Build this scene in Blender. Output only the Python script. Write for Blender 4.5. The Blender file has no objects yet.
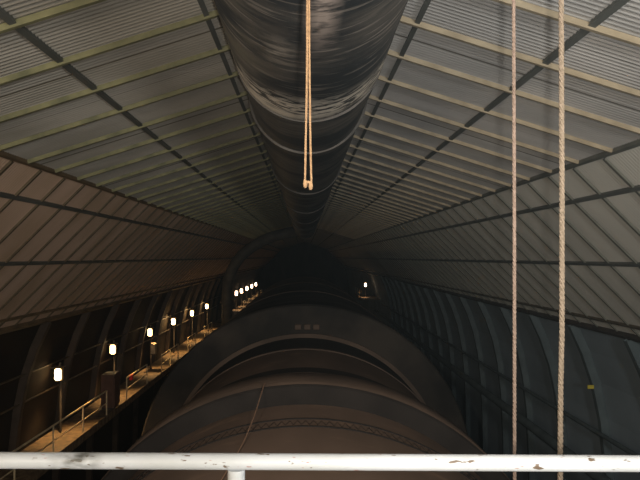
import bpy, math, random
from mathutils import Vector, Matrix
random.seed(7)
PI = math.pi
SC = bpy.context.scene
COL = SC.collection

# ------------------------------------------------------------------ helpers
class MB:
    """collects geometry, then links it as ONE mesh object"""
    def __init__(s): s.v = []; s.f = []; s.sm = []
    def add(s, vs, fs, smooth=False):
        o = len(s.v); s.v += [tuple(p) for p in vs]
        for f in fs: s.f.append([i + o for i in f]); s.sm.append(smooth)
    def box(s, x0, x1, y0, y1, z0, z1):
        s.add([(x0,y0,z0),(x1,y0,z0),(x1,y1,z0),(x0,y1,z0),(x0,y0,z1),(x1,y0,z1),(x1,y1,z1),(x0,y1,z1)],
              [(0,3,2,1),(4,5,6,7),(0,1,5,4),(1,2,6,5),(2,3,7,6),(3,0,4,7)])
    def cbox(s, x0, x1, y0, y1, z0, z1, c):
        """box with chamfered edges on all three axes"""
        b = ((x0,x1),(y0,y1),(z0,z1)); idx = {}; vs = []
        for ix in (0,1):
            for iy in (0,1):
                for iz in (0,1):
                    for ax in range(3):
                        p = [b[0][ix], b[1][iy], b[2][iz]]
                        sg = [1 if k == 0 else -1 for k in (ix,iy,iz)]
                        for k in range(3):
                            if k != ax: p[k] += sg[k]*c
                        idx[(ix,iy,iz,ax)] = len(vs); vs.append(p)
        fs = []
        for ax in range(3):
            u, w = (ax+1) % 3, (ax+2) % 3
            for e in (0,1):
                q = []
                for a, d in ((0,0),(1,0),(1,1),(0,1)):
                    k = [0,0,0]; k[ax] = e; k[u] = a; k[w] = d
                    q.append(idx[(k[0],k[1],k[2],ax)])
                fs.append(q if e else q[::-1])
            for a in (0,1):
                for d in (0,1):
                    q = []
                    k = [0,0,0]; k[u] = a; k[w] = d
                    k[ax] = 0; A = tuple(k); k[ax] = 1; B = tuple(k)
                    q = [idx[A+(u,)], idx[B+(u,)], idx[B+(w,)], idx[A+(w,)]]
                    fs.append(q if a != d else q[::-1])
        for ix in (0,1):
            for iy in (0,1):
                for iz in (0,1):
                    q = [idx[(ix,iy,iz,a)] for a in range(3)]
                    fs.append(q if (ix+iy+iz) % 2 else q[::-1])
        s.add(vs, fs)
    def tube(s, pts, r, n=10, caps=True, smooth=True):
        pts = [Vector(p) for p in pts]; N = len(pts)
        rs = r if isinstance(r, (list, tuple)) else [r]*N
        t0 = (pts[1]-pts[0]).normalized()
        up = Vector((0,0,1)) if abs(t0.z) < .9 else Vector((0,1,0))
        a = t0.cross(up).normalized(); rings = []
        for i, p in enumerate(pts):
            t = (pts[min(i+1,N-1)] - pts[max(i-1,0)]).normalized()
            a = (a - t*a.dot(t)).normalized(); b = t.cross(a)
            rings.append([p + a*(rs[i]*math.cos(2*PI*k/n)) + b*(rs[i]*math.sin(2*PI*k/n)) for k in range(n)])
        vs = [q for rg in rings for q in rg]; fs = []
        for i in range(N-1):
            for k in range(n):
                k2 = (k+1) % n
                fs.append((i*n+k, i*n+k2, (i+1)*n+k2, (i+1)*n+k))
        s.add(vs, fs, smooth)
        if caps:
            s.add(rings[0], [tuple(range(n))[::-1]]); s.add(rings[-1], [tuple(range(n))])
    def lathe(s, prof, cx, cz, n=96, smooth=True, close=False):
        """revolve (radius, y) profile about the line x=cx, z=cz"""
        m = len(prof); vs = []
        for r, y in prof:
            for k in range(n):
                a = 2*PI*k/n; vs.append((cx + r*math.sin(a), y, cz + r*math.cos(a)))
        fs = []
        for i in range(m if close else m-1):
            j = (i+1) % m
            for k in range(n):
                k2 = (k+1) % n
                fs.append((i*n+k, j*n+k, j*n+k2, i*n+k2))
        s.add(vs, fs, smooth)
    def prism(s, prof, y0, y1):
        """closed (x, z) outline pushed along Y"""
        n = len(prof)
        vs = [(x,y0,z) for x,z in prof] + [(x,y1,z) for x,z in prof]
        s.add(vs, [tuple(range(n)), tuple(range(n,2*n))[::-1]] + [(i, n+i, n+(i+1) % n, (i+1) % n) for i in range(n)])
    def build(s, name, mat, parent=None, origin=None):
        me = bpy.data.meshes.new(name)
        org = Vector(origin) if origin is not None else Vector((0,0,0))
        me.from_pydata([tuple(Vector(p)-org) for p in s.v], [], s.f)
        me.polygons.foreach_set('use_smooth', s.sm)
        me.materials.append(mat); me.update()
        o = bpy.data.objects.new(name, me); COL.objects.link(o)
        o.location = org
        if parent is not None:
            o.parent = parent
            o.location = org - parent.location if False else org
        if any(s.sm):
            try: me.set_sharp_from_angle(angle=math.radians(40))
            except Exception: pass
        return o

def tag(o, label=None, cat=None, group=None, kind=None):
    if label: o['label'] = label
    if cat: o['category'] = cat
    if group: o['group'] = group
    if kind: o['kind'] = kind
    return o
def thing(name, label, cat, loc=(0,0,0), group=None):
    o = bpy.data.objects.new(name, None); COL.objects.link(o)
    o.location = loc; o.empty_display_size = .2
    return tag(o, label, cat, group)
def struct(o): o['kind'] = 'structure'; return o
def copy_tree(o, parent=None, loc=None):
    kids = list(o.children)
    c = o.copy(); COL.objects.link(c)
    if parent is not None: c.parent = parent
    if loc is not None: c.location = loc
    for k in kids: copy_tree(k, c)
    return c

# ------------------------------------------------------------------ materials
def mat(name, col, rough=.7, metal=0., spec=.3):
    m = bpy.data.materials.new(name); m.use_nodes = True
    b = m.node_tree.nodes['Principled BSDF']
    b.inputs['Base Color'].default_value = (*col, 1); b.inputs['Roughness'].default_value = rough
    b.inputs['Metallic'].default_value = metal; b.inputs['Specular IOR Level'].default_value = spec
    return m
def noisy(name, c1, c2, scale=(1,1,1), nscale=4., lo=.35, hi=.65, rough=.7, metal=0., detail=6., bump=0., spec=.3):
    m = mat(name, c1, rough, metal, spec); nt = m.node_tree; N = nt.nodes; L = nt.links; b = N['Principled BSDF']
    tc = N.new('ShaderNodeTexCoord'); mp = N.new('ShaderNodeMapping'); mp.inputs['Scale'].default_value = scale
    nz = N.new('ShaderNodeTexNoise'); nz.inputs['Scale'].default_value = nscale; nz.inputs['Detail'].default_value = detail
    r = N.new('ShaderNodeMapRange'); r.inputs['From Min'].default_value = lo; r.inputs['From Max'].default_value = hi
    mx = N.new('ShaderNodeMix'); mx.data_type = 'RGBA'
    mx.inputs[6].default_value = (*c1,1); mx.inputs[7].default_value = (*c2,1)
    L.new(tc.outputs['Object'], mp.inputs['Vector']); L.new(mp.outputs[0], nz.inputs['Vector'])
    L.new(nz.outputs['Fac'], r.inputs['Value']); L.new(r.outputs[0], mx.inputs[0]); L.new(mx.outputs[2], b.inputs['Base Color'])
    if bump:
        bp = N.new('ShaderNodeBump'); bp.inputs['Strength'].default_value = bump; bp.inputs['Distance'].default_value = .02
        L.new(nz.outputs['Fac'], bp.inputs['Height']); L.new(bp.outputs[0], b.inputs['Normal'])
    return m
def layer(m, c, scale, nscale, lo, hi, detail=6., box=None, soft=.1):
    """adds one more blotch layer over the base colour; box = (axis, centre, half) keeps it in a band"""
    nt = m.node_tree; N = nt.nodes; L = nt.links; b = N['Principled BSDF']
    src = b.inputs['Base Color'].links[0].from_socket
    tc = N.new('ShaderNodeTexCoord'); mp = N.new('ShaderNodeMapping'); mp.inputs['Scale'].default_value = scale
    mp.inputs['Location'].default_value = (random.random()*9, random.random()*9, random.random()*9)
    nz = N.new('ShaderNodeTexNoise'); nz.inputs['Scale'].default_value = nscale; nz.inputs['Detail'].default_value = detail
    r = N.new('ShaderNodeMapRange'); r.inputs['From Min'].default_value = lo; r.inputs['From Max'].default_value = hi
    L.new(tc.outputs['Object'], mp.inputs['Vector']); L.new(mp.outputs[0], nz.inputs['Vector']); L.new(nz.outputs['Fac'], r.inputs['Value'])
    fac = r.outputs[0]
    sp = N.new('ShaderNodeSeparateXYZ'); L.new(tc.outputs['Object'], sp.inputs[0])
    for ax, ce, ha in (box or ()):
        d = N.new('ShaderNodeMath'); d.operation = 'SUBTRACT'; L.new(sp.outputs[ax], d.inputs[0]); d.inputs[1].default_value = ce
        ab = N.new('ShaderNodeMath'); ab.operation = 'ABSOLUTE'; L.new(d.outputs[0], ab.inputs[0])
        mr = N.new('ShaderNodeMapRange'); mr.inputs['From Min'].default_value = ha; mr.inputs['From Max'].default_value = ha*(1-soft*5) if soft < .2 else ha*.2
        L.new(ab.outputs[0], mr.inputs['Value'])
        mu = N.new('ShaderNodeMath'); mu.operation = 'MULTIPLY'; L.new(fac, mu.inputs[0]); L.new(mr.outputs[0], mu.inputs[1]); fac = mu.outputs[0]
    mx = N.new('ShaderNodeMix'); mx.data_type = 'RGBA'; mx.inputs[7].default_value = (*c,1)
    L.new(fac, mx.inputs[0]); L.new(src, mx.inputs[6]); L.new(mx.outputs[2], b.inputs['Base Color'])
    return m
def emit(name, col, s):
    m = mat(name, col); b = m.node_tree.nodes['Principled BSDF']
    b.inputs['Emission Color'].default_value = (*col,1); b.inputs['Emission Strength'].default_value = s
    return m

def lap(m, axis, step, off, c, w=.010):
    nt = m.node_tree; N = nt.nodes; L = nt.links; b = N['Principled BSDF']; src = b.inputs['Base Color'].links[0].from_socket
    tc = N.new('ShaderNodeTexCoord'); sp = N.new('ShaderNodeSeparateXYZ'); L.new(tc.outputs['Object'], sp.inputs[0])
    a = N.new('ShaderNodeMath'); a.operation = 'SUBTRACT'; L.new(sp.outputs[axis], a.inputs[0]); a.inputs[1].default_value = off
    d = N.new('ShaderNodeMath'); d.operation = 'DIVIDE'; L.new(a.outputs[0], d.inputs[0]); d.inputs[1].default_value = step
    f = N.new('ShaderNodeMath'); f.operation = 'FRACT'; L.new(d.outputs[0], f.inputs[0])
    k = N.new('ShaderNodeMath'); k.operation = 'LESS_THAN'; L.new(f.outputs[0], k.inputs[0]); k.inputs[1].default_value = w/step
    mx = N.new('ShaderNodeMix'); mx.data_type = 'RGBA'; mx.inputs[7].default_value = (*c,1)
    L.new(k.outputs[0], mx.inputs[0]); L.new(src, mx.inputs[6]); L.new(mx.outputs[2], b.inputs['Base Color'])
M = {}
M['sheet'] = noisy('corrugated_sheet', (.54,.50,.43), (.40,.37,.31), (.5,1,.5), 1.3, rough=.65, metal=0.)
M['sheet_r'] = noisy('corrugated_sheet_cool', (.66,.64,.61), (.50,.49,.47), (.5,1,.5), 1.3, rough=.6, metal=0.)
M['clad'] = noisy('side_sheet_brown', (.66,.46,.33), (.50,.34,.22), (.5,1,.5), .8, rough=.7)
M['clad_r'] = noisy('side_sheet_grey', (.76,.75,.68), (.64,.63,.57), (.5,1,.5), .8, rough=.7)
lap(M['sheet'], 1, 1.22, 5.62, (.16,.14,.10), .020)
lap(M['sheet_r'], 1, 1.22, 5.72, (.16,.15,.13), .020)
M['rib_green'] = noisy('olive_rib', (.30,.285,.15), (.17,.17,.095), (1,1,1), 3, rough=.6)
M['rib_tan'] = noisy('tan_rib', (.52,.43,.29), (.36,.29,.19), (1,1,1), 3, rough=.55)
M['rib_grey'] = noisy('grey_side_rib', (.22,.22,.18), (.16,.16,.13), (1,1,1), 3, rough=.6)
M['rib_dark'] = noisy('dark_side_rib', (.18,.14,.085), (.12,.09,.055), (1,1,1), 3, rough=.6)
M['beam'] = noisy('dark_beam', (.17,.175,.155), (.12,.125,.11), (1,.3,1), 3, rough=.6)
M['beam_brown'] = noisy('brown_beam', (.26,.18,.10), (.15,.11,.065), (1,.5,1), 3, rough=.7)
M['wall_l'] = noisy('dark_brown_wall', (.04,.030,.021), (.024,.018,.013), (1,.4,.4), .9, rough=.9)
M['wall_r'] = noisy('hazy_teal_wall', (.40,.49,.55), (.31,.38,.43), (1,.4,.4), .9, rough=.9)  # teal lifted in tone to stand in for haze before the wall
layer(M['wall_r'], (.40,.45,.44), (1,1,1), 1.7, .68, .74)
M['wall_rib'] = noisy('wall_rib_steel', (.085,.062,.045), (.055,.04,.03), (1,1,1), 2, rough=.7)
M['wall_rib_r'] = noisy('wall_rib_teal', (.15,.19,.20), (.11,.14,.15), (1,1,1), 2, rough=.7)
M['concrete'] = noisy('dark_concrete', (.09,.08,.07), (.05,.045,.04), (1,1,1), .7, rough=.95)
# overhead duct: dark weathered steel with streaks running round it
D = noisy('duct_steel', (.115,.10,.085), (.050,.050,.048), (1.1,7,1.1), 1.6, .38, .66, rough=.62, detail=9, bump=.25)
layer(D, (.19,.165,.14), (1.2,7,1.2), 1.5, .56, .76, 11)
layer(D, (.17,.15,.13), (1.6,14,1.6), 1.8, .61, .72, 8)
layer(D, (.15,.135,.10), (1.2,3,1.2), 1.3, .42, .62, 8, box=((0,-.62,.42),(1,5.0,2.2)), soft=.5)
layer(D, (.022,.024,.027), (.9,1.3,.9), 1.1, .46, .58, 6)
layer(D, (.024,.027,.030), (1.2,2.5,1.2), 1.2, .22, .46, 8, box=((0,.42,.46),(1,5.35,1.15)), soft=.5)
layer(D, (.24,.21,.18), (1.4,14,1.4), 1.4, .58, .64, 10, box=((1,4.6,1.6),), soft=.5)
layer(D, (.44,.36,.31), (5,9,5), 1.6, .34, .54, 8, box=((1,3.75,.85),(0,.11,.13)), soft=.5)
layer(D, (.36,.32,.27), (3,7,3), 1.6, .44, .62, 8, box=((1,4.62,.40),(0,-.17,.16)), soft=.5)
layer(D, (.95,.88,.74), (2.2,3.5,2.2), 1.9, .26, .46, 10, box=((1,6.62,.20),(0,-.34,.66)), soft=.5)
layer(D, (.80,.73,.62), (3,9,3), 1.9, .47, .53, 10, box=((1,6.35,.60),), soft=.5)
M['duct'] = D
M['duct_band'] = noisy('duct_band_steel', (.09,.08,.07), (.05,.045,.04), (2,6,2), 2, rough=.6)
M['branch'] = noisy('branch_steel', (.10,.09,.07), (.065,.058,.05), (1,1,1), 2, rough=.6)
# big vessel
V = noisy('vessel_steel', (.15,.105,.08), (.105,.075,.056), (1,.35,1), .7, rough=.75, detail=7)
layer(V, (.20,.135,.095), (1,2.2,1), 1.1, .58, .74)
M['vessel'] = V
M['vessel_band'] = noisy('vessel_band_steel', (.14,.10,.075), (.09,.065,.05), (1,1,1), .8, rough=.75)
M['vessel_ring'] = noisy('vessel_ring_steel', (.055,.045,.036), (.018,.016,.014), (1,1,1), .55, .40, .64, rough=.75)
M['dark_shade'] = noisy('black_shade', (.022,.019,.017), (.014,.012,.011), (1,1,1), 1.5, rough=.85)  # near-black colour that paints shade onto the band's front face
M['seam'] = mat('seam_black', (.012,.010,.009), .8)
# railing in front
P = noisy('rail_paint', (.56,.58,.60), (.49,.505,.50), (1,3,3), 5, rough=.45, spec=.4)
layer(P, (.14,.10,.07), (9,26,26), 2.2, .655, .685, 3)
layer(P, (.30,.09,.05), (6,30,30), 2.6, .675, .71, 3)
layer(P, (.10,.10,.09), (10,24,24), 1.2, .40, .62, 4, box=((0,-.68,.09),), soft=.5)
M['paint'] = P
M['rope'] = noisy('tan_rope', (.165,.118,.092), (.11,.077,.057), (1,1,1), 90, rough=.9)
M['rope2'] = noisy('pale_rope', (.17,.130,.094), (.115,.088,.060), (1,1,1), 80, rough=.9)
M['cord'] = noisy('orange_cord', (.24,.145,.072), (.17,.10,.05), (1,1,1), 90, rough=.9)
M['cable'] = mat('cable_sheath', (.24,.15,.10), .7)
# walkway
M['handrail'] = noisy('handrail_paint', (.68,.56,.36), (.46,.38,.24), (2,2,2), 3, rough=.5)
M['deck'] = noisy('deck_plate', (.24,.17,.10), (.10,.07,.045), (2,2,2), 2, rough=.75)
M['dark_steel'] = noisy('dark_steel', (.055,.045,.038), (.03,.026,.022), (1,1,1), 3, rough=.6)
M['conduit'] = noisy('conduit_steel', (.14,.11,.07), (.08,.06,.04), (1,1,1), 3, rough=.5)
M['housing'] = mat('lamp_housing', (.30,.24,.16), .5)
M['glow'] = emit('lamp_glow', (1.0,.70,.34), 9)
M['glow_far'] = emit('lamp_glow_pale', (1.0,.72,.48), 9)
M['yellow'] = mat('yellow_tag', (.75,.62,.08), .5)
M['red'] = mat('red_paint', (.55,.03,.03), .5)
M['cabinet'] = noisy('cabinet_paint', (.13,.065,.045), (.09,.045,.03), (1,1,1), 3, rough=.6)
M['grate'] = noisy('platform_plate', (.16,.15,.14), (.10,.09,.085), (1,1,1), 4, rough=.7)

# ------------------------------------------------------------------ hall envelope (metres, camera at the origin, hall runs along +Y)
Y0, Y1 = -7.0, 140.0
FLOOR = -14.26
RID = (0., 3.17); BRK = (4.82, 1.65); EAV = (8.58, -2.08)
WALL = [(8.58,-2.08),(8.98,-2.95),(9.32,-3.95),(9.56,-5.1),(9.72,-6.5),(9.82,-8.5),(9.86,-11.),(9.86,FLOOR)]

def corrugated(name, a, b, m, side):
    """corrugated sheeting from section point a to b, waves across Y"""
    ax, az = a; bx, bz = b; L = math.hypot(bx-ax, bz-az); nx, nz = (bz-az)/L, -(bx-ax)/L     # towards the inside or outside
    mb = MB(); vs = []; fs = []; per = .085; amp = .011
    ys = []; y = Y0
    while y < 46: ys.append(y); y += per/6
    ys2 = [46 + i*(Y1-46)/60 for i in range(61)]
    al = ys + ys2
    for i, y in enumerate(al):
        h = amp*math.sin(2*PI*y/per) if y < 46 else 0
        for (x, z) in ((ax, az), (bx, bz)): vs.append((side*(x+nx*h), y, z+nz*h))
    for i in range(len(al)-1): fs.append((2*i, 2*i+1, 2*i+3, 2*i+2))
    mb.add(vs, fs, True)
    o = mb.build(name, m)
    return struct(o)
corrugated('ceiling_left', RID, BRK, M['sheet'], -1)
corrugated('ceiling_right', RID, BRK, M['sheet_r'], 1)
LO = (BRK[0]+.004, BRK[1]-.004)
corrugated('ceiling_left_slope', LO, EAV, M['clad'], -1)
corrugated('ceiling_right_slope', LO, EAV, M['clad_r'], 1)
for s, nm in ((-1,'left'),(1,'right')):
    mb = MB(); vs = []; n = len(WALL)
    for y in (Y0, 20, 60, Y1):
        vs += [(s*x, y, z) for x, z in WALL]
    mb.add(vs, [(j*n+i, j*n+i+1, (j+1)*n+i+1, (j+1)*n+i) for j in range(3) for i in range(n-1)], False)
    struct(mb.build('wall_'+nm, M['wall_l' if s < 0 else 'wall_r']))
mb = MB(); mb.box(-9.86, 9.86, Y0, Y1, FLOOR-.3, FLOOR); struct(mb.build('floor', M['concrete']))
SECT = [RID, BRK, EAV] + WALL[1:]
for y, nm in ((Y1,'wall_far'),(Y0,'wall_rear')):
    mb = MB(); pr = [(x,z) for x,z in SECT] + [(-x,z) for x,z in SECT[::-1][:-1]]
    mb.prism(pr, y, y+.2 if y > 0 else y-.2); struct(mb.build(nm, M['wall_l' if y > 0 else 'concrete']))

def slope_box(mb, a, b, depth, wid, y, side, out=0.):
    """a bar lying under a slope from a to b; depth hangs into the hall"""
    ax, az = a; bx, bz = b; L = math.hypot(bx-ax, bz-az); nx, nz = (bz-az)/L, -(bx-ax)/L      # points down / inwards
    p = [(ax-nx*out, az-nz*out), (bx-nx*out, bz-nz*out), (bx+nx*depth, bz+nz*depth), (ax+nx*depth, az+nz*depth)]
    mb.prism([(side*x, z) for x, z in p], y-wid/2, y+wid/2)

ORD = ['first','second','third','fourth','fifth','sixth','seventh','eighth','ninth','tenth','eleventh','twelfth']
def lerp(a, b, t): return (a[0]+(b[0]-a[0])*t, a[1]+(b[1]-a[1])*t)
WALKSIDE = 'roof slope above the lamp-lit walkway'; ROPESIDE = 'roof slope behind the two hanging ropes'
def rib_row(name, a, b, depth, wid, side, m, y0, n, step, what, row, grp, every=None):
    mb = MB(); slope_box(mb, a, b, depth, wid, 0, side, out=-.012)
    proto = mb.build(name, m); first = True
    for k in range(n):
        o = proto if first else proto.copy()
        if not first: COL.objects.link(o)
        first = False
        o.location = (0, y0+k*step, 0)
        if k < 12: tag(o, '%s %s from the platform on the %s' % (ORD[k], what, row), 'roof rib', grp, 'thing')
        else: tag(o, 'far crowded %s past the twelfth on the %s' % (what, row), 'roof rib', grp, 'thing')
STEP = 1.22
rib_row('roof_rib', lerp(RID,BRK,.02), lerp(RID,BRK,.985), .078, .055, -1, M['rib_green'], 6.27, 45, STEP, 'olive rib', 'upper roof above the walkway', 'olive ribs of the roof above the walkway')
rib_row('roof_rib', lerp(RID,BRK,.02), lerp(RID,BRK,.985), .075, .05, 1, M['rib_tan'], 6.34, 45, STEP, 'tan rib', 'upper roof behind the hanging ropes', 'tan ribs of the roof behind the ropes')
rib_row('side_rib', lerp(LO,EAV,.01), lerp(LO,EAV,.99), .05, .075, -1, M['rib_dark'], 10.78, 43, 1.18, 'dark rib', 'steep slope above the walkway', 'dark ribs of the steep slope above the walkway')
rib_row('side_rib', lerp(LO,EAV,.01), lerp(LO,EAV,.99), .05, .075, 1, M['rib_grey'], 10.48, 43, 1.18, 'dark rib', 'steep slope behind the hanging ropes', 'dark ribs of the steep slope behind the ropes')

# long beams running the length of the hall
def long_beam(a, b, t, w, d, side, m, label, y1=132.):
    p = lerp(a, b, t); L = math.hypot(b[0]-a[0], b[1]-a[1]); ux, uz = (b[0]-a[0])/L, (b[1]-a[1])/L
    mb = MB(); nx, nz = uz, -ux
    pr = [(p[0]-ux*w/2, p[1]-uz*w/2), (p[0]+ux*w/2, p[1]+uz*w/2)]
    q = [(x-nx*.004, z-nz*.004) for x,z in pr] + [(x+nx*d, z+nz*d) for x,z in pr[::-1]]
    mb.prism([(side*x, z) for x,z in q], Y0+.1, y1)
    tag(mb.build('roof_beam', m), label, 'beam', None, 'thing')
for s, row, bm in ((-1,'above the walkway','beam'),(1,'behind the ropes','beam')):
    long_beam(RID, BRK, .235 if s < 0 else .275, .06, .05, s, M['beam'], 'long dark beam running beside the big overhead duct on the roof side '+row)
    long_beam(RID, BRK, .583, .07, .052, s, M['beam'], 'long dark beam down the middle of the upper roof slope '+row)
    long_beam(RID, BRK, .992, .075, .07, s, M['beam_brown' if s < 0 else 'rib_grey'], 'long beam where upper and steep roof slopes meet '+row)
    long_beam(LO, EAV, .14, .07, .07, s, M['beam'], 'upper of the two thin long rails on the steep slope '+row)
    long_beam(LO, EAV, .475, .07, .07, s, M['beam'], 'lower of the two thin long rails on the steep slope '+row)
    long_beam(LO, EAV, .90, .07, .07, s, M['beam_brown' if s < 0 else 'rib_dark'], 'thin long rail just over the eave '+row)
    long_beam(LO, EAV, .985, .12, .14, s, M['beam_brown' if s < 0 else 'wall_rib'], 'brown eave beam along the foot of the steep slope '+row)

# curved wall ribs
def wall_rib(side, y0, n, step, m, what, grp):
    mb = MB(); d = .26; w = .22
    ins = []
    for i, (x, z) in enumerate(WALL):
        a = WALL[max(i-1,0)]; b = WALL[min(i+1,len(WALL)-1)]
        tx, tz = b[0]-a[0], b[1]-a[1]; L = math.hypot(tx, tz); ins.append((x + tz/L*d, z - tx/L*d))
    n2 = len(WALL); vs = []
    for y in (-w/2, w/2):
        vs += [(side*(x-.01), y, z) for x,z in WALL] + [(side*x, y, z) for x,z in ins]
    fs = []
    for i in range(n2-1):
        fs += [(i,i+1,n2+i+1,n2+i), (2*n2+i,3*n2+i,3*n2+i+1,2*n2+i+1), (n2+i,n2+i+1,3*n2+i+1,3*n2+i)]
    mb.add(vs, fs)
    proto = mb.build('wall_rib', m)
    for k in range(n):
        o = proto if k == 0 else proto.copy()
        if k: COL.objects.link(o)
        o.location = (0, y0+k*step, 0)
        if k < 5: tag(o, '%s curved steel rib from the platform on the %s' % (ORD[k], what), 'wall rib', grp, 'thing')
        else: tag(o, 'far curved steel rib past the fifth on the %s' % what, 'wall rib', grp, 'thing')
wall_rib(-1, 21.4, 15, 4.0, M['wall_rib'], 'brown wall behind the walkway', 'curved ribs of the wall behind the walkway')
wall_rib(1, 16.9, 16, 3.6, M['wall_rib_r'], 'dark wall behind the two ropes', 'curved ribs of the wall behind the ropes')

# ------------------------------------------------------------------ overhead duct
DX, DZ, DR, DEND = .055, 2.2, .78, 50.
t = thing('overhead_duct', 'huge dark weathered steel duct hanging under the roof ridge', 'duct')
mb = MB(); n = 96; vs = []; ys = [-6.5+i*.5 for i in range(int((DEND+6.5)/.5)+1)]
for y in ys:
    for k in range(n):
        a = 2*PI*k/n; r = DR + .006*math.sin(3*a+y*1.3) + .004*math.sin(5*a-y*2.1)
        vs.append((DX+r*math.sin(a), y, DZ+r*math.cos(a)))
fs = [(i*n+k, (i+1)*n+k, (i+1)*n+(k+1) % n, i*n+(k+1) % n) for i in range(len(ys)-1) for k in range(n)]
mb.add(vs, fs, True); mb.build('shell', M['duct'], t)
for y in (6.80, 8.85, 14.6, 21., 27.5, 34., 41.):
    mb = MB(); mb.lathe([(DR-.01,y-.07),(DR+.028,y-.06),(DR+.028,y+.06),(DR-.01,y+.07)], DX, DZ, 96)
    if y != 6.80: mb.build('joint_band', M['duct_band'], t)
    else:
        mb = MB(); mb.lathe([(DR-.01,y-.02),(DR+.014,y-.012),(DR+.014,y+.012),(DR-.01,y+.02)], DX, DZ, 96); mb.build('weld_seam', M['duct_band'], t)
mb = MB(); mb.lathe([(.001,DEND+.02),(DR+.04,DEND+.02),(DR+.04,DEND-.1),(DR-.02,DEND-.1)], DX, DZ, 96); mb.build('end_plate', M['duct_band'], t)

# branch pipe bending over and down into the vessel
t = thing('branch_pipe', 'dark pipe bending from the far end of the duct down beside the lamps', 'pipe')
ctrl = [(-.55,48.6,1.92),(-1.6,48.6,1.72),(-2.7,48.6,1.38),(-3.7,48.6,.86),(-4.55,48.6,.22),(-5.2,48.6,-.6),(-5.58,48.6,-1.5),(-5.72,48.6,-2.4),(-5.75,48.6,-3.4)]
def smooth_path(p, k=5):
    p = [Vector(q) for q in p]; out = []
    for i in range(len(p)-1):
        a = p[max(i-1,0)]; b = p[i]; c = p[i+1]; d = p[min(i+2,len(p)-1)]
        for j in range(k):
            u = j/k
            out.append(.5*((2*b)+(c-a)*u+(2*a-5*b+4*c-d)*u*u+(3*b-a-3*c+d)*u**3))
    out.append(p[-1]); return out
mb = MB(); mb.tube(smooth_path(ctrl), .40, 24); mb.build('elbow', M['branch'], t)
mb = MB(); mb.tube([(-5.75,48.6,-3.4),(-5.75,48.6,-5.85)], .40, 24); mb.build('downpipe', M['branch'], t)
mb = MB(); mb.tube([(-5.75,48.6,-3.34),(-5.75,48.6,-3.46)], .50, 24); mb.build('flange', M['branch'], t)

# ------------------------------------------------------------------ great vessel below
VX, VZ = .03, -8.0
t = thing('pressure_vessel', 'enormous brown horizontal steel vessel with stepped rings lying along the hall', 'vessel')
mb = MB(); mb.lathe([(.01,-4.),(2.6,-3.8),(4.2,-3.2),(5.0,-2.),(5.0,4.),(5.0,10),(5.0,24.4)], VX, VZ, 160); mb.build('shell', M['vessel'], t)
mb = MB(); mb.lathe([(4.98,13.30),(5.38,13.30),(5.42,13.36),(5.42,14.5),(5.38,14.58),(4.98,14.58)], VX, VZ, 160); bd = mb.build('reinforcing_band', M['vessel_band'], t)
mb = MB(); mb.lathe([(4.99,13.22),(5.36,13.22),(5.40,13.26),(5.40,13.31)], VX, VZ, 160); mb.build('dark_ring', M['dark_shade'], bd)  # band's front face, its shade put in as colour
mb = MB(); mb.lathe([(4.98,21.05),(5.03,21.07),(5.03,21.30),(4.98,21.32)], VX, VZ, 160); bd = mb.build('reinforcing_band', M['vessel_band'], t)
mb = MB(); mb.lathe([(4.99,21.31),(5.012,21.33),(5.012,24.06),(4.99,24.08)], VX, VZ, 160); mb.build('dark_ring', M['dark_shade'], bd)  # near-black strip drawn as a dark groove
mb = MB(); mb.lathe([(4.99,16.9),(5.012,16.92),(5.012,17.6),(4.99,17.62)], VX, VZ, 160); mb.build('dark_ring', M['dark_shade'], bd)
# double seam with a zigzag between
sb = None
for y in (11.50, 12.04):
    mb = MB(); mb.lathe([(4.99,y-.028),(5.02,y-.022),(5.02,y+.022),(4.99,y+.028)], VX, VZ, 160); mb.build('seam_ring', M['seam'], t)
mb = MB(); zz = []
for i in range(181):
    a = math.radians(-75 + 150*i/180); y = 11.62 if i % 2 else 11.92
    zz.append((VX+5.0*math.sin(a), y, VZ+5.0*math.cos(a)))
mb.tube(zz, .011, 5, smooth=False); mb.build('seam_lacing', M['seam'], t)
# large ring step: front face, then the wide rear body
mb = MB(); mb.lathe([(4.98,24.2),(6.18,24.2),(6.24,24.27),(6.24,25.4),(6.16,25.5),(6.10,25.5)], VX, VZ, 160); rf = mb.build('ring_flange', M['vessel_ring'], t)
mb = MB(); mb.lathe([(4.98,24.05),(5.16,24.05),(5.16,24.25)], VX, VZ, 160); mb.build('ring_collar', M['vessel_band'], t)
mb = MB(); mb.lathe([(6.12,25.4),(6.12,60),(6.0,68),(5.6,73),(4.6,77),(2.6,79.5),(.01,80.3)], VX, VZ, 160); mb.build('rear_shell', M['vessel_ring'], t)
for y in (36., 48., 60.):
    mb = MB(); mb.lathe([(6.10,y-.3),(6.15,y-.28),(6.15,y+.28),(6.10,y+.3)], VX, VZ, 128); mb.build('rear_band', M['vessel_band'], t)
# small plate on the top of the ring
mb = MB()
for x in (-.22, .12, .46): mb.cbox(x-.12, x+.12, 24.08, 24.22, -2.70, -2.50, .02)
mb.build('lifting_lug', M['vessel_band'], rf)

mb = MB(); mb.tube(smooth_path([(-.80,13.36,-2.60),(-.82,13.2,-2.62),(-.9,12.0,-2.88),(-.98,11.0,-3.03),(-1.05,10.2,-3.085),(-1.2,8.5,-3.12),(-1.4,6.,-3.17),(-1.6,3.,-3.22)], 6), .011, 6)
tag(mb.build('cable', M['cable']), 'thin loose cable trailing over the top of the great vessel', 'cable')

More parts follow.
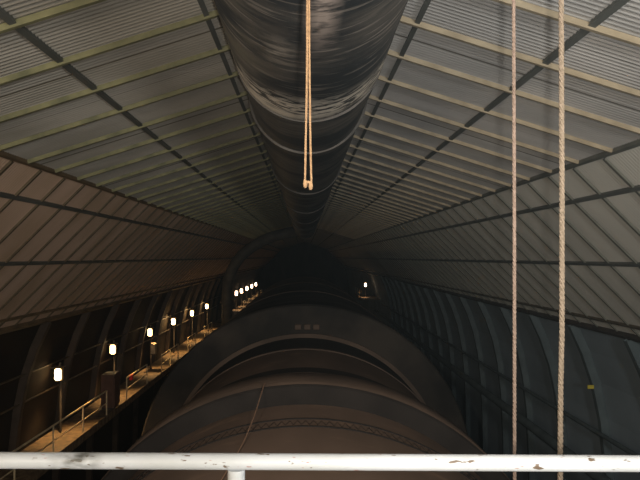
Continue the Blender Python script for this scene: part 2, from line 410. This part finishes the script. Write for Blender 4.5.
# ------------------------------------------------------------------ walkway with lamps
DK = -6.5
def sl(y): return -.0077*(y-24)          # the walkway falls slightly away from the platform
t = thing('walkway', 'narrow brown plated walkway fixed along the wall under the row of lamps', 'walkway')
def sloped_box(mb, x0, x1, y0, y1, z0, z1):
    a, b = sl(y0), sl(y1)
    mb.add([(x0,y0,z0+a),(x1,y0,z0+a),(x1,y1,z0+b),(x0,y1,z0+b),(x0,y0,z1+a),(x1,y0,z1+a),(x1,y1,z1+b),(x0,y1,z1+b)],
           [(0,3,2,1),(4,5,6,7),(0,1,5,4),(1,2,6,5),(2,3,7,6),(3,0,4,7)])
mb = MB(); sloped_box(mb, -9.45, -8.05, 13, 128, DK-.05, DK); mb.build('deck_plate', M['deck'], t)
mb = MB(); sloped_box(mb, -8.05, -7.99, 13, 128, DK-.20, DK+.10); mb.build('edge_beam', M['deck'], t)
for i in range(14):
    y = 15.4+4*i; mb = MB()
    mb.add([(-9.60,y,DK-.9),(-9.60,y+.1,DK-.9),(-8.06,y,DK-.2),(-8.06,y+.1,DK-.2),(-9.60,y,DK-.052+sl(y)),(-9.60,y+.1,DK-.052+sl(y)),(-8.06,y,DK-.052+sl(y)),(-8.06,y+.1,DK-.052+sl(y))],
           [(0,2,3,1),(4,5,7,6),(0,4,6,2),(1,3,7,5),(0,1,5,4),(2,6,7,3)])
    mb.build('bracket', M['dark_steel'], t)

def railing(y0, y1, x, zdeck, label, grp, m=None, npost=None, f=sl):
    m = m or M['handrail']
    t = thing('walkway_railing', label, 'railing', (x, y0, zdeck+f(y0)), grp)
    inv = Vector(t.location)
    def P(y, z): return Vector((x, y, zdeck+z+f(y))) - inv
    for nm, z, r in (('top_rail',1.08,.030),('mid_rail',.58,.022)):
        mb = MB(); mb.tube([P(y0,z),P(y1,z)], r, 8); mb.build(nm, m, t)
    mb = MB(); a, b = P(y0,.0), P(y1,.0)
    n = npost or max(2, int(round((y1-y0)/2.7))+1)
    for i in range(n):
        y = y0+(y1-y0)*i/(n-1); mb = MB(); mb.tube([P(y,.10),P(y,1.08)], .028, 8); mb.build('post', m, t)
    return t
LAMPY = [23.8, 30.6, 38.0, 44.8, 52.2, 60.2]
FARY = [86.5, 93.5, 102.5, 112., 121.5]
GR = 'handrail sections along the walkway'
secs = [(15.2,26.4,'before and beside the nearest lamp'),(29.4,33.2,'with a red box beyond the second lamp'),(36.6,41.4,'beside the third lamp'),
        (45.0,47.9,'beside the fourth lamp'),(52.4,56.6,'beside the fifth lamp')]
for a, b, w in secs: railing(a, b, -8.02, DK, 'yellow-lit walkway handrail section '+w, GR)
for i, y in enumerate(FARY):
    railing(y-2.6, y+2.6, -8.02, DK, 'small far handrail section beside the %s lamp past the downpipe' % ORD[i], GR, npost=3)

def lamp(x, y, zd, zl, face, label, grp, glow, cat='lamp', s=1.0, f=sl):
    """wall floodlight on a post: post, arm, hood, housing, glowing glass"""
    t = thing('walkway_lamp', label, cat, (x, y, zd+f(y)), grp); h = zl-zd
    mb = MB(); mb.tube([(-.02*face,.28,0),(-.02*face,.28,h+.36)], .045, 8); mb.build('post', M['dark_steel'], t)
    mb = MB(); mb.tube([(-.02*face,.28,h+.36),(0,.18,h+.38),(0,.10,h+.27)], .03, 8); mb.build('arm', M['housing'], t)
    k = s
    b = MB(); b.cbox(-.15*k, .15*k, .0, .20, h-.26*k, h+.26*k, .03)
    ob = b.build('housing', M['housing'], t)
    g = MB(); g.cbox(-.135*k, .135*k, -.075, .004, h-.24*k, h+.24*k, .055*k)
    g.build('glass', glow, ob)
    hd = MB(); hd.box(-.22*k, .22*k, -.22, .22, h+.29*k, h+.32*k); hd.build('hood', M['housing'], ob)
    return t
for i, y in enumerate(LAMPY):
    lamp(-9.0, y, DK, -4.30, 1, '%s glowing lamp on the walkway wall counting from the platform' % ORD[i], 'glowing lamps along the walkway', M['glow'], s=.88)
for i, y in enumerate(FARY):
    lamp(-9.0, y, DK, -4.30-.0005*y, 1, 'tiny far glowing lamp, %s past the dark downpipe' % ORD[i], 'glowing lamps along the walkway', M['glow_far'], s=1.25)

# conduits beside the lamps
for z, lb in ((-3.86,'upper conduit running along the wall above the walkway lamps'),(-4.86,'lower conduit running along the wall just under the walkway lamps')):
    x = -9.14 if z > -4.3 else -9.34
    mb = MB(); mb.tube([(x,15.,z+sl(15)),(x,70.,z+sl(70))], .035, 8); tag(mb.build('conduit', M['conduit']), lb, 'conduit')

# cabinet, red box, junction box
yc = 28.2
t = thing('control_cabinet', 'dark reddish steel cabinet standing on the walkway below the second lamp', 'cabinet', (-8.40, yc, DK+sl(yc)))
mb = MB(); mb.cbox(-.28,.28,-.45,.45,.08,1.5,.02); mb.build('body', M['cabinet'], t)
mb = MB(); mb.cbox(.28,.31,-.40,.40,.16,1.42,.008); dr = mb.build('door', M['cabinet'], t)
mb = MB(); mb.tube([(.33,.28,.7),(.33,.28,.95)], .015, 6); mb.build('handle', M['conduit'], dr)
mb = MB(); mb.box(-.24,.24,-.40,.40,0,.08); mb.build('plinth', M['dark_steel'], t)
yr = 30.2
t = thing('call_box', 'small red box fixed to the handrail beyond the second lamp', 'box', (-8.02, yr, DK+sl(yr)))
mb = MB(); mb.cbox(-.07,.07,-.10,.06,.84,1.06,.015); bo = mb.build('body', M['red'], t)
mb = MB(); mb.cbox(-.08,.08,-.12,.08,1.06,1.09,.01); mb.build('lid', M['red'], bo)
yj = 37.8
t = thing('junction_box', 'tan junction box hanging on the post of the third lamp', 'box', (-8.75, yj, DK+sl(yj)))
mb = MB(); mb.cbox(-.16,.16,-.12,.22,.95,1.6,.02); mb.build('body', M['conduit'], t)
mb = MB(); mb.cbox(-.13,.13,-.14,-.118,1.0,1.55,.006); mb.build('cover', M['handrail'], t)

mb = MB(); mb.tube([(8.25,9.,-6.15),(8.25,75.,-6.15)], .16, 14)
tag(mb.build('service_pipe', M['wall_rib_r']), 'dim long pipe running low along the dark wall behind the ropes', 'pipe')
mb = MB(); mb.tube([(8.95,9.,-5.35),(8.95,75.,-5.35)], .07, 10)
tag(mb.build('service_pipe', M['wall_rib_r']), 'thin dim pipe running just above the thicker pipe on the dark wall', 'pipe')
for y, z, m, c, lb in ((20.36,-4.07,'yellow',(.10,.06),'small yellow tag plate on a rib of the dark wall behind the ropes'),(20.42,-3.80,'rib_tan',(.06,.10),'small pale fitting above the yellow tag on the dark wall rib')):
    t = thing('tag_plate' if m == 'yellow' else 'wall_fitting', lb, 'plate' if m == 'yellow' else 'fitting', (8.98 if m == 'yellow' else 9.10, y, z))
    mb = MB(); mb.cbox(-c[0], c[0], -.02, .02, -c[1], c[1], .008); mb.build('plate', M[m], t)
    mb = MB(); mb.box(-.02, .02, .02, .10, -.02, .02); mb.build('bracket', M['dark_steel'], t)

# far walkway on the other side
t = thing('far_landing', 'small far landing on the wall across from the lamps', 'walkway', (8.1, 86, -5.25))
mb = MB(); mb.box(-.9,1.38,-5,5,-.08,0); mb.build('deck_plate', M['deck'], t)
mb = MB(); mb.box(-.95,-.9,-5,5,-.2,.1); mb.build('edge_beam', M['deck'], t)
railing(81.2, 90.8, 7.22, -5.25, 'small far handrail on the landing across from the lamps', None, npost=4, f=lambda y: 0)
lamp(8.05, 85.2, -5.25, -3.65, -1, 'single tiny glowing lamp on the far landing across from the walkway', None, M['glow_far'], s=.95, f=lambda y: 0)

# ------------------------------------------------------------------ foreground: platform, white railing, ropes
mb = MB(); mb.box(-3.2, 3.2, Y0, 2.05, -1.78, -1.70); struct(mb.build('floor_platform', M['grate']))
RY, RZ = 1.95, -.6145
t = thing('guard_railing', 'chipped white painted guard railing across the front of the platform', 'railing')
pts = [(x, RY, RZ - .0052*x) for x in (-3.1,-2,-1,0,1,2,3.1)]
mb = MB(); mb.tube(pts, .0245, 24); mb.build('top_rail', M['paint'], t)
for x in (-2.95, -.203, 2.55):
    mb = MB(); mb.tube([(x,RY,-1.70),(x,RY,RZ-.022)], .0262, 20)
    mb.build('post', M['paint'], t)
    mb = MB(); mb.tube([(x,RY,-1.70),(x,RY,-1.69)], .06, 20); mb.build('foot_plate', M['paint'], t)
for z in (-1.16,):
    mb = MB(); mb.tube([(x, RY, z-.0055*x) for x in (-3.1,0,3.1)], .0245, 24); mb.build('mid_rail', M['paint'], t)

def strands(mb, path, R, pitch, ns=3, k=7, n=6):
    """laid rope: ns strands twisted round the path (sampled evenly)"""
    L = [0.]
    for a, b in zip(path, path[1:]): L.append(L[-1]+(b-a).length)
    r = R*.56
    for q in range(ns):
        pp = []
        for p, l in zip(path, L):
            a = 2*PI*(l/pitch + q/ns); pp.append(p + Vector((math.cos(a), math.sin(a), 0))*(R-r))
        mb.tube(pp, r, n)
def dens(pts, step):
    out = []
    for a, b in zip(pts, pts[1:]):
        a = Vector(a); b = Vector(b); n = max(1, int((b-a).length/step))
        out += [a+(b-a)*(i/n) for i in range(n)]
    return out + [Vector(pts[-1])]
YR = 2.12
def px(x, y=None, Y=YR): return ((x-304)/650*Y)
def pz(y, Y=YR): return (257-y)/650*Y
for nm, xs, R, pitch, m, lab in (
    ('rope', [(513.3,-520),(513.6,0),(514.4,240),(514.6,460),(514.8,900)], .0062, .042, M['rope'], 'thin twisted tan rope hanging behind the white rail, nearer the duct'),
    ('rope', [(561.0,-520),(561.2,0),(562.0,200),(562.,330),(560.6,395),(560.2,480),(560.,900)], .0092, .052, M['rope2'], 'thick twisted pale rope hanging behind the white rail, farther from the duct')):
    top = []
    pts = [(px(x), YR, pz(y)) for x, y in xs]
    mb = MB(); strands(mb, dens(pts, pitch/9), R, pitch)
    o = mb.build(nm, m); tag(o, lab, 'rope')
    for i in range(len(pts)): pass
# doubled cord below the duct
t = thing('cord', 'doubled orange cord with knotted ends dangling in front of the overhead duct', 'cord')
YC = 2.1; Rc = .0039
A = [(306.2,-160),(306.4,0),(306.3,60),(305.6,110),(305.0,140),(304.6,165),(304.2,184)]
B = [(308.6,-160),(308.5,0),(308.7,60),(309.3,110),(309.7,140),(310.2,165),(310.8,185)]
for pth, dy in ((A,0.),(B,.004)):
    pts = smooth_path([(px(x+.7,Y=YC), YC+dy, pz(y,YC)) for x,y in pth], 8)
    mb = MB(); strands(mb, dens(pts, .004), Rc, .028, 3, n=5); mb.build('strand', M['cord'], t)
for x, y in ((304.6,184.5),(310.0,186.5)):
    c = Vector((px(x+.7,Y=YC), YC, pz(y,YC))); mb = MB()
    mb.tube([c+Vector((0,0,.014)), c+Vector((0,0,.009)), c+Vector((0,0,0)), c+Vector((0,0,-.007)), c+Vector((.001,0,-.011))], [.0045,.0066,.0074,.006,.003], 12); mb.build('knot', M['cord'], t)
mb = MB(); mb.tube([(px(304,Y=YC),YC,pz(181,YC)),(px(307,Y=YC),YC-.004,pz(182,YC)),(px(311,Y=YC),YC,pz(182.5,YC))], .0045, 8); mb.build('cross_tie', M['cord'], t)

# ------------------------------------------------------------------ light
def point(name, loc, col, w, r=.05):
    l = bpy.data.lights.new(name, 'POINT'); l.color = col; l.energy = w; l.shadow_soft_size = r
    o = bpy.data.objects.new(name, l); COL.objects.link(o); o.location = loc; return o
def down(loc, col, w, aim=(.38,-.10,-1), size=112, blend=.6):
    l = bpy.data.lights.new('walkway_lamp_light', 'SPOT'); l.energy = w; l.color = col; l.spot_size = math.radians(size); l.spot_blend = blend; l.shadow_soft_size = .06
    o = bpy.data.objects.new('walkway_lamp_light', l); COL.objects.link(o); o.location = loc; o.rotation_euler = Vector(aim).to_track_quat('-Z','Y').to_euler()
for y in LAMPY: down((-8.80, y-.12, -4.35+sl(y)), (1.,.60,.24), 330); point('walkway_lamp_light', (-8.80, y-.22, -4.3+sl(y)), (1.,.60,.24), 3 if y < 40 else 40, .1)
for y in FARY: down((-8.80, y-.12, -4.35+sl(y)), (1.,.64,.32), 330)
down((7.75, 85.0, -3.7), (1.,.62,.34), 160, aim=(-.25,-.1,-1), size=95)

# the photographer's flash just beside the lens
l = bpy.data.lights.new('camera_flash', 'SPOT'); l.energy = 620; l.color = (1.,.95,.88); l.spot_size = math.radians(100); l.spot_blend = 1.; l.shadow_soft_size = .018
o = bpy.data.objects.new('camera_flash', l); COL.objects.link(o); o.location = (.055, -.01, .03)
o.rotation_euler = Vector((.26, 1, .40)).to_track_quat('-Z','Y').to_euler()
# soft fill lights added behind the camera to brighten roof and walls
for x, col, w in ((-3.2,(1.,.83,.62),360),(3.2,(.97,.97,.94),620)):
    l = bpy.data.lights.new('rear_fill_light', 'AREA'); l.shape = 'DISK'; l.size = 1.2; l.energy = w; l.color = col
    o = bpy.data.objects.new('rear_fill_light', l); COL.objects.link(o); o.location = (x, -5.2, .2)
    o.rotation_euler = Vector((x*.04, 1, .10)).to_track_quat('-Z','Y').to_euler()
# unseen spots added under the roof to brighten the vessel's top
for x in (-2.3, 2.3):
    l = bpy.data.lights.new('vessel_fill_spot', 'SPOT'); l.energy = 1500; l.color = (1.,.86,.72); l.spot_size = math.radians(54); l.spot_blend = .9; l.shadow_soft_size = .15
    o = bpy.data.objects.new('vessel_fill_spot', l); COL.objects.link(o); o.location = (x, 1.2, 2.05)
    o.rotation_euler = (Vector((-.1*x, 11.5, -3.2))-o.location).to_track_quat('-Z','Y').to_euler()

w = bpy.data.worlds.new('World'); SC.world = w; w.use_nodes = True
bg = w.node_tree.nodes['Background']; bg.inputs[0].default_value = (.5,.6,.65,1); bg.inputs[1].default_value = .01
vs = w.node_tree.nodes.new('ShaderNodeVolumeScatter'); vs.inputs['Color'].default_value = (.74,.92,1,1); vs.inputs['Density'].default_value = .00042   # dusty air
w.node_tree.links.new(vs.outputs[0], w.node_tree.nodes['World Output'].inputs['Volume'])

# ------------------------------------------------------------------ camera
cam = bpy.data.cameras.new('camera'); cam.sensor_width = 36.; cam.sensor_fit = 'HORIZONTAL'; cam.lens = 36*650/640
cam.shift_x = (320-304)/640; cam.shift_y = (257-240)/640; cam.clip_end = 400; cam.clip_start = .05
co = bpy.data.objects.new('camera', cam); COL.objects.link(co); co.location = (0,0,0); co.rotation_euler = (PI/2,0,0)
SC.camera = co
vs_ = SC.view_settings; vs_.view_transform = 'Standard'; vs_.look = 'None'; vs_.gamma = 1; vs_.use_curve_mapping = False; vs_.exposure = 0
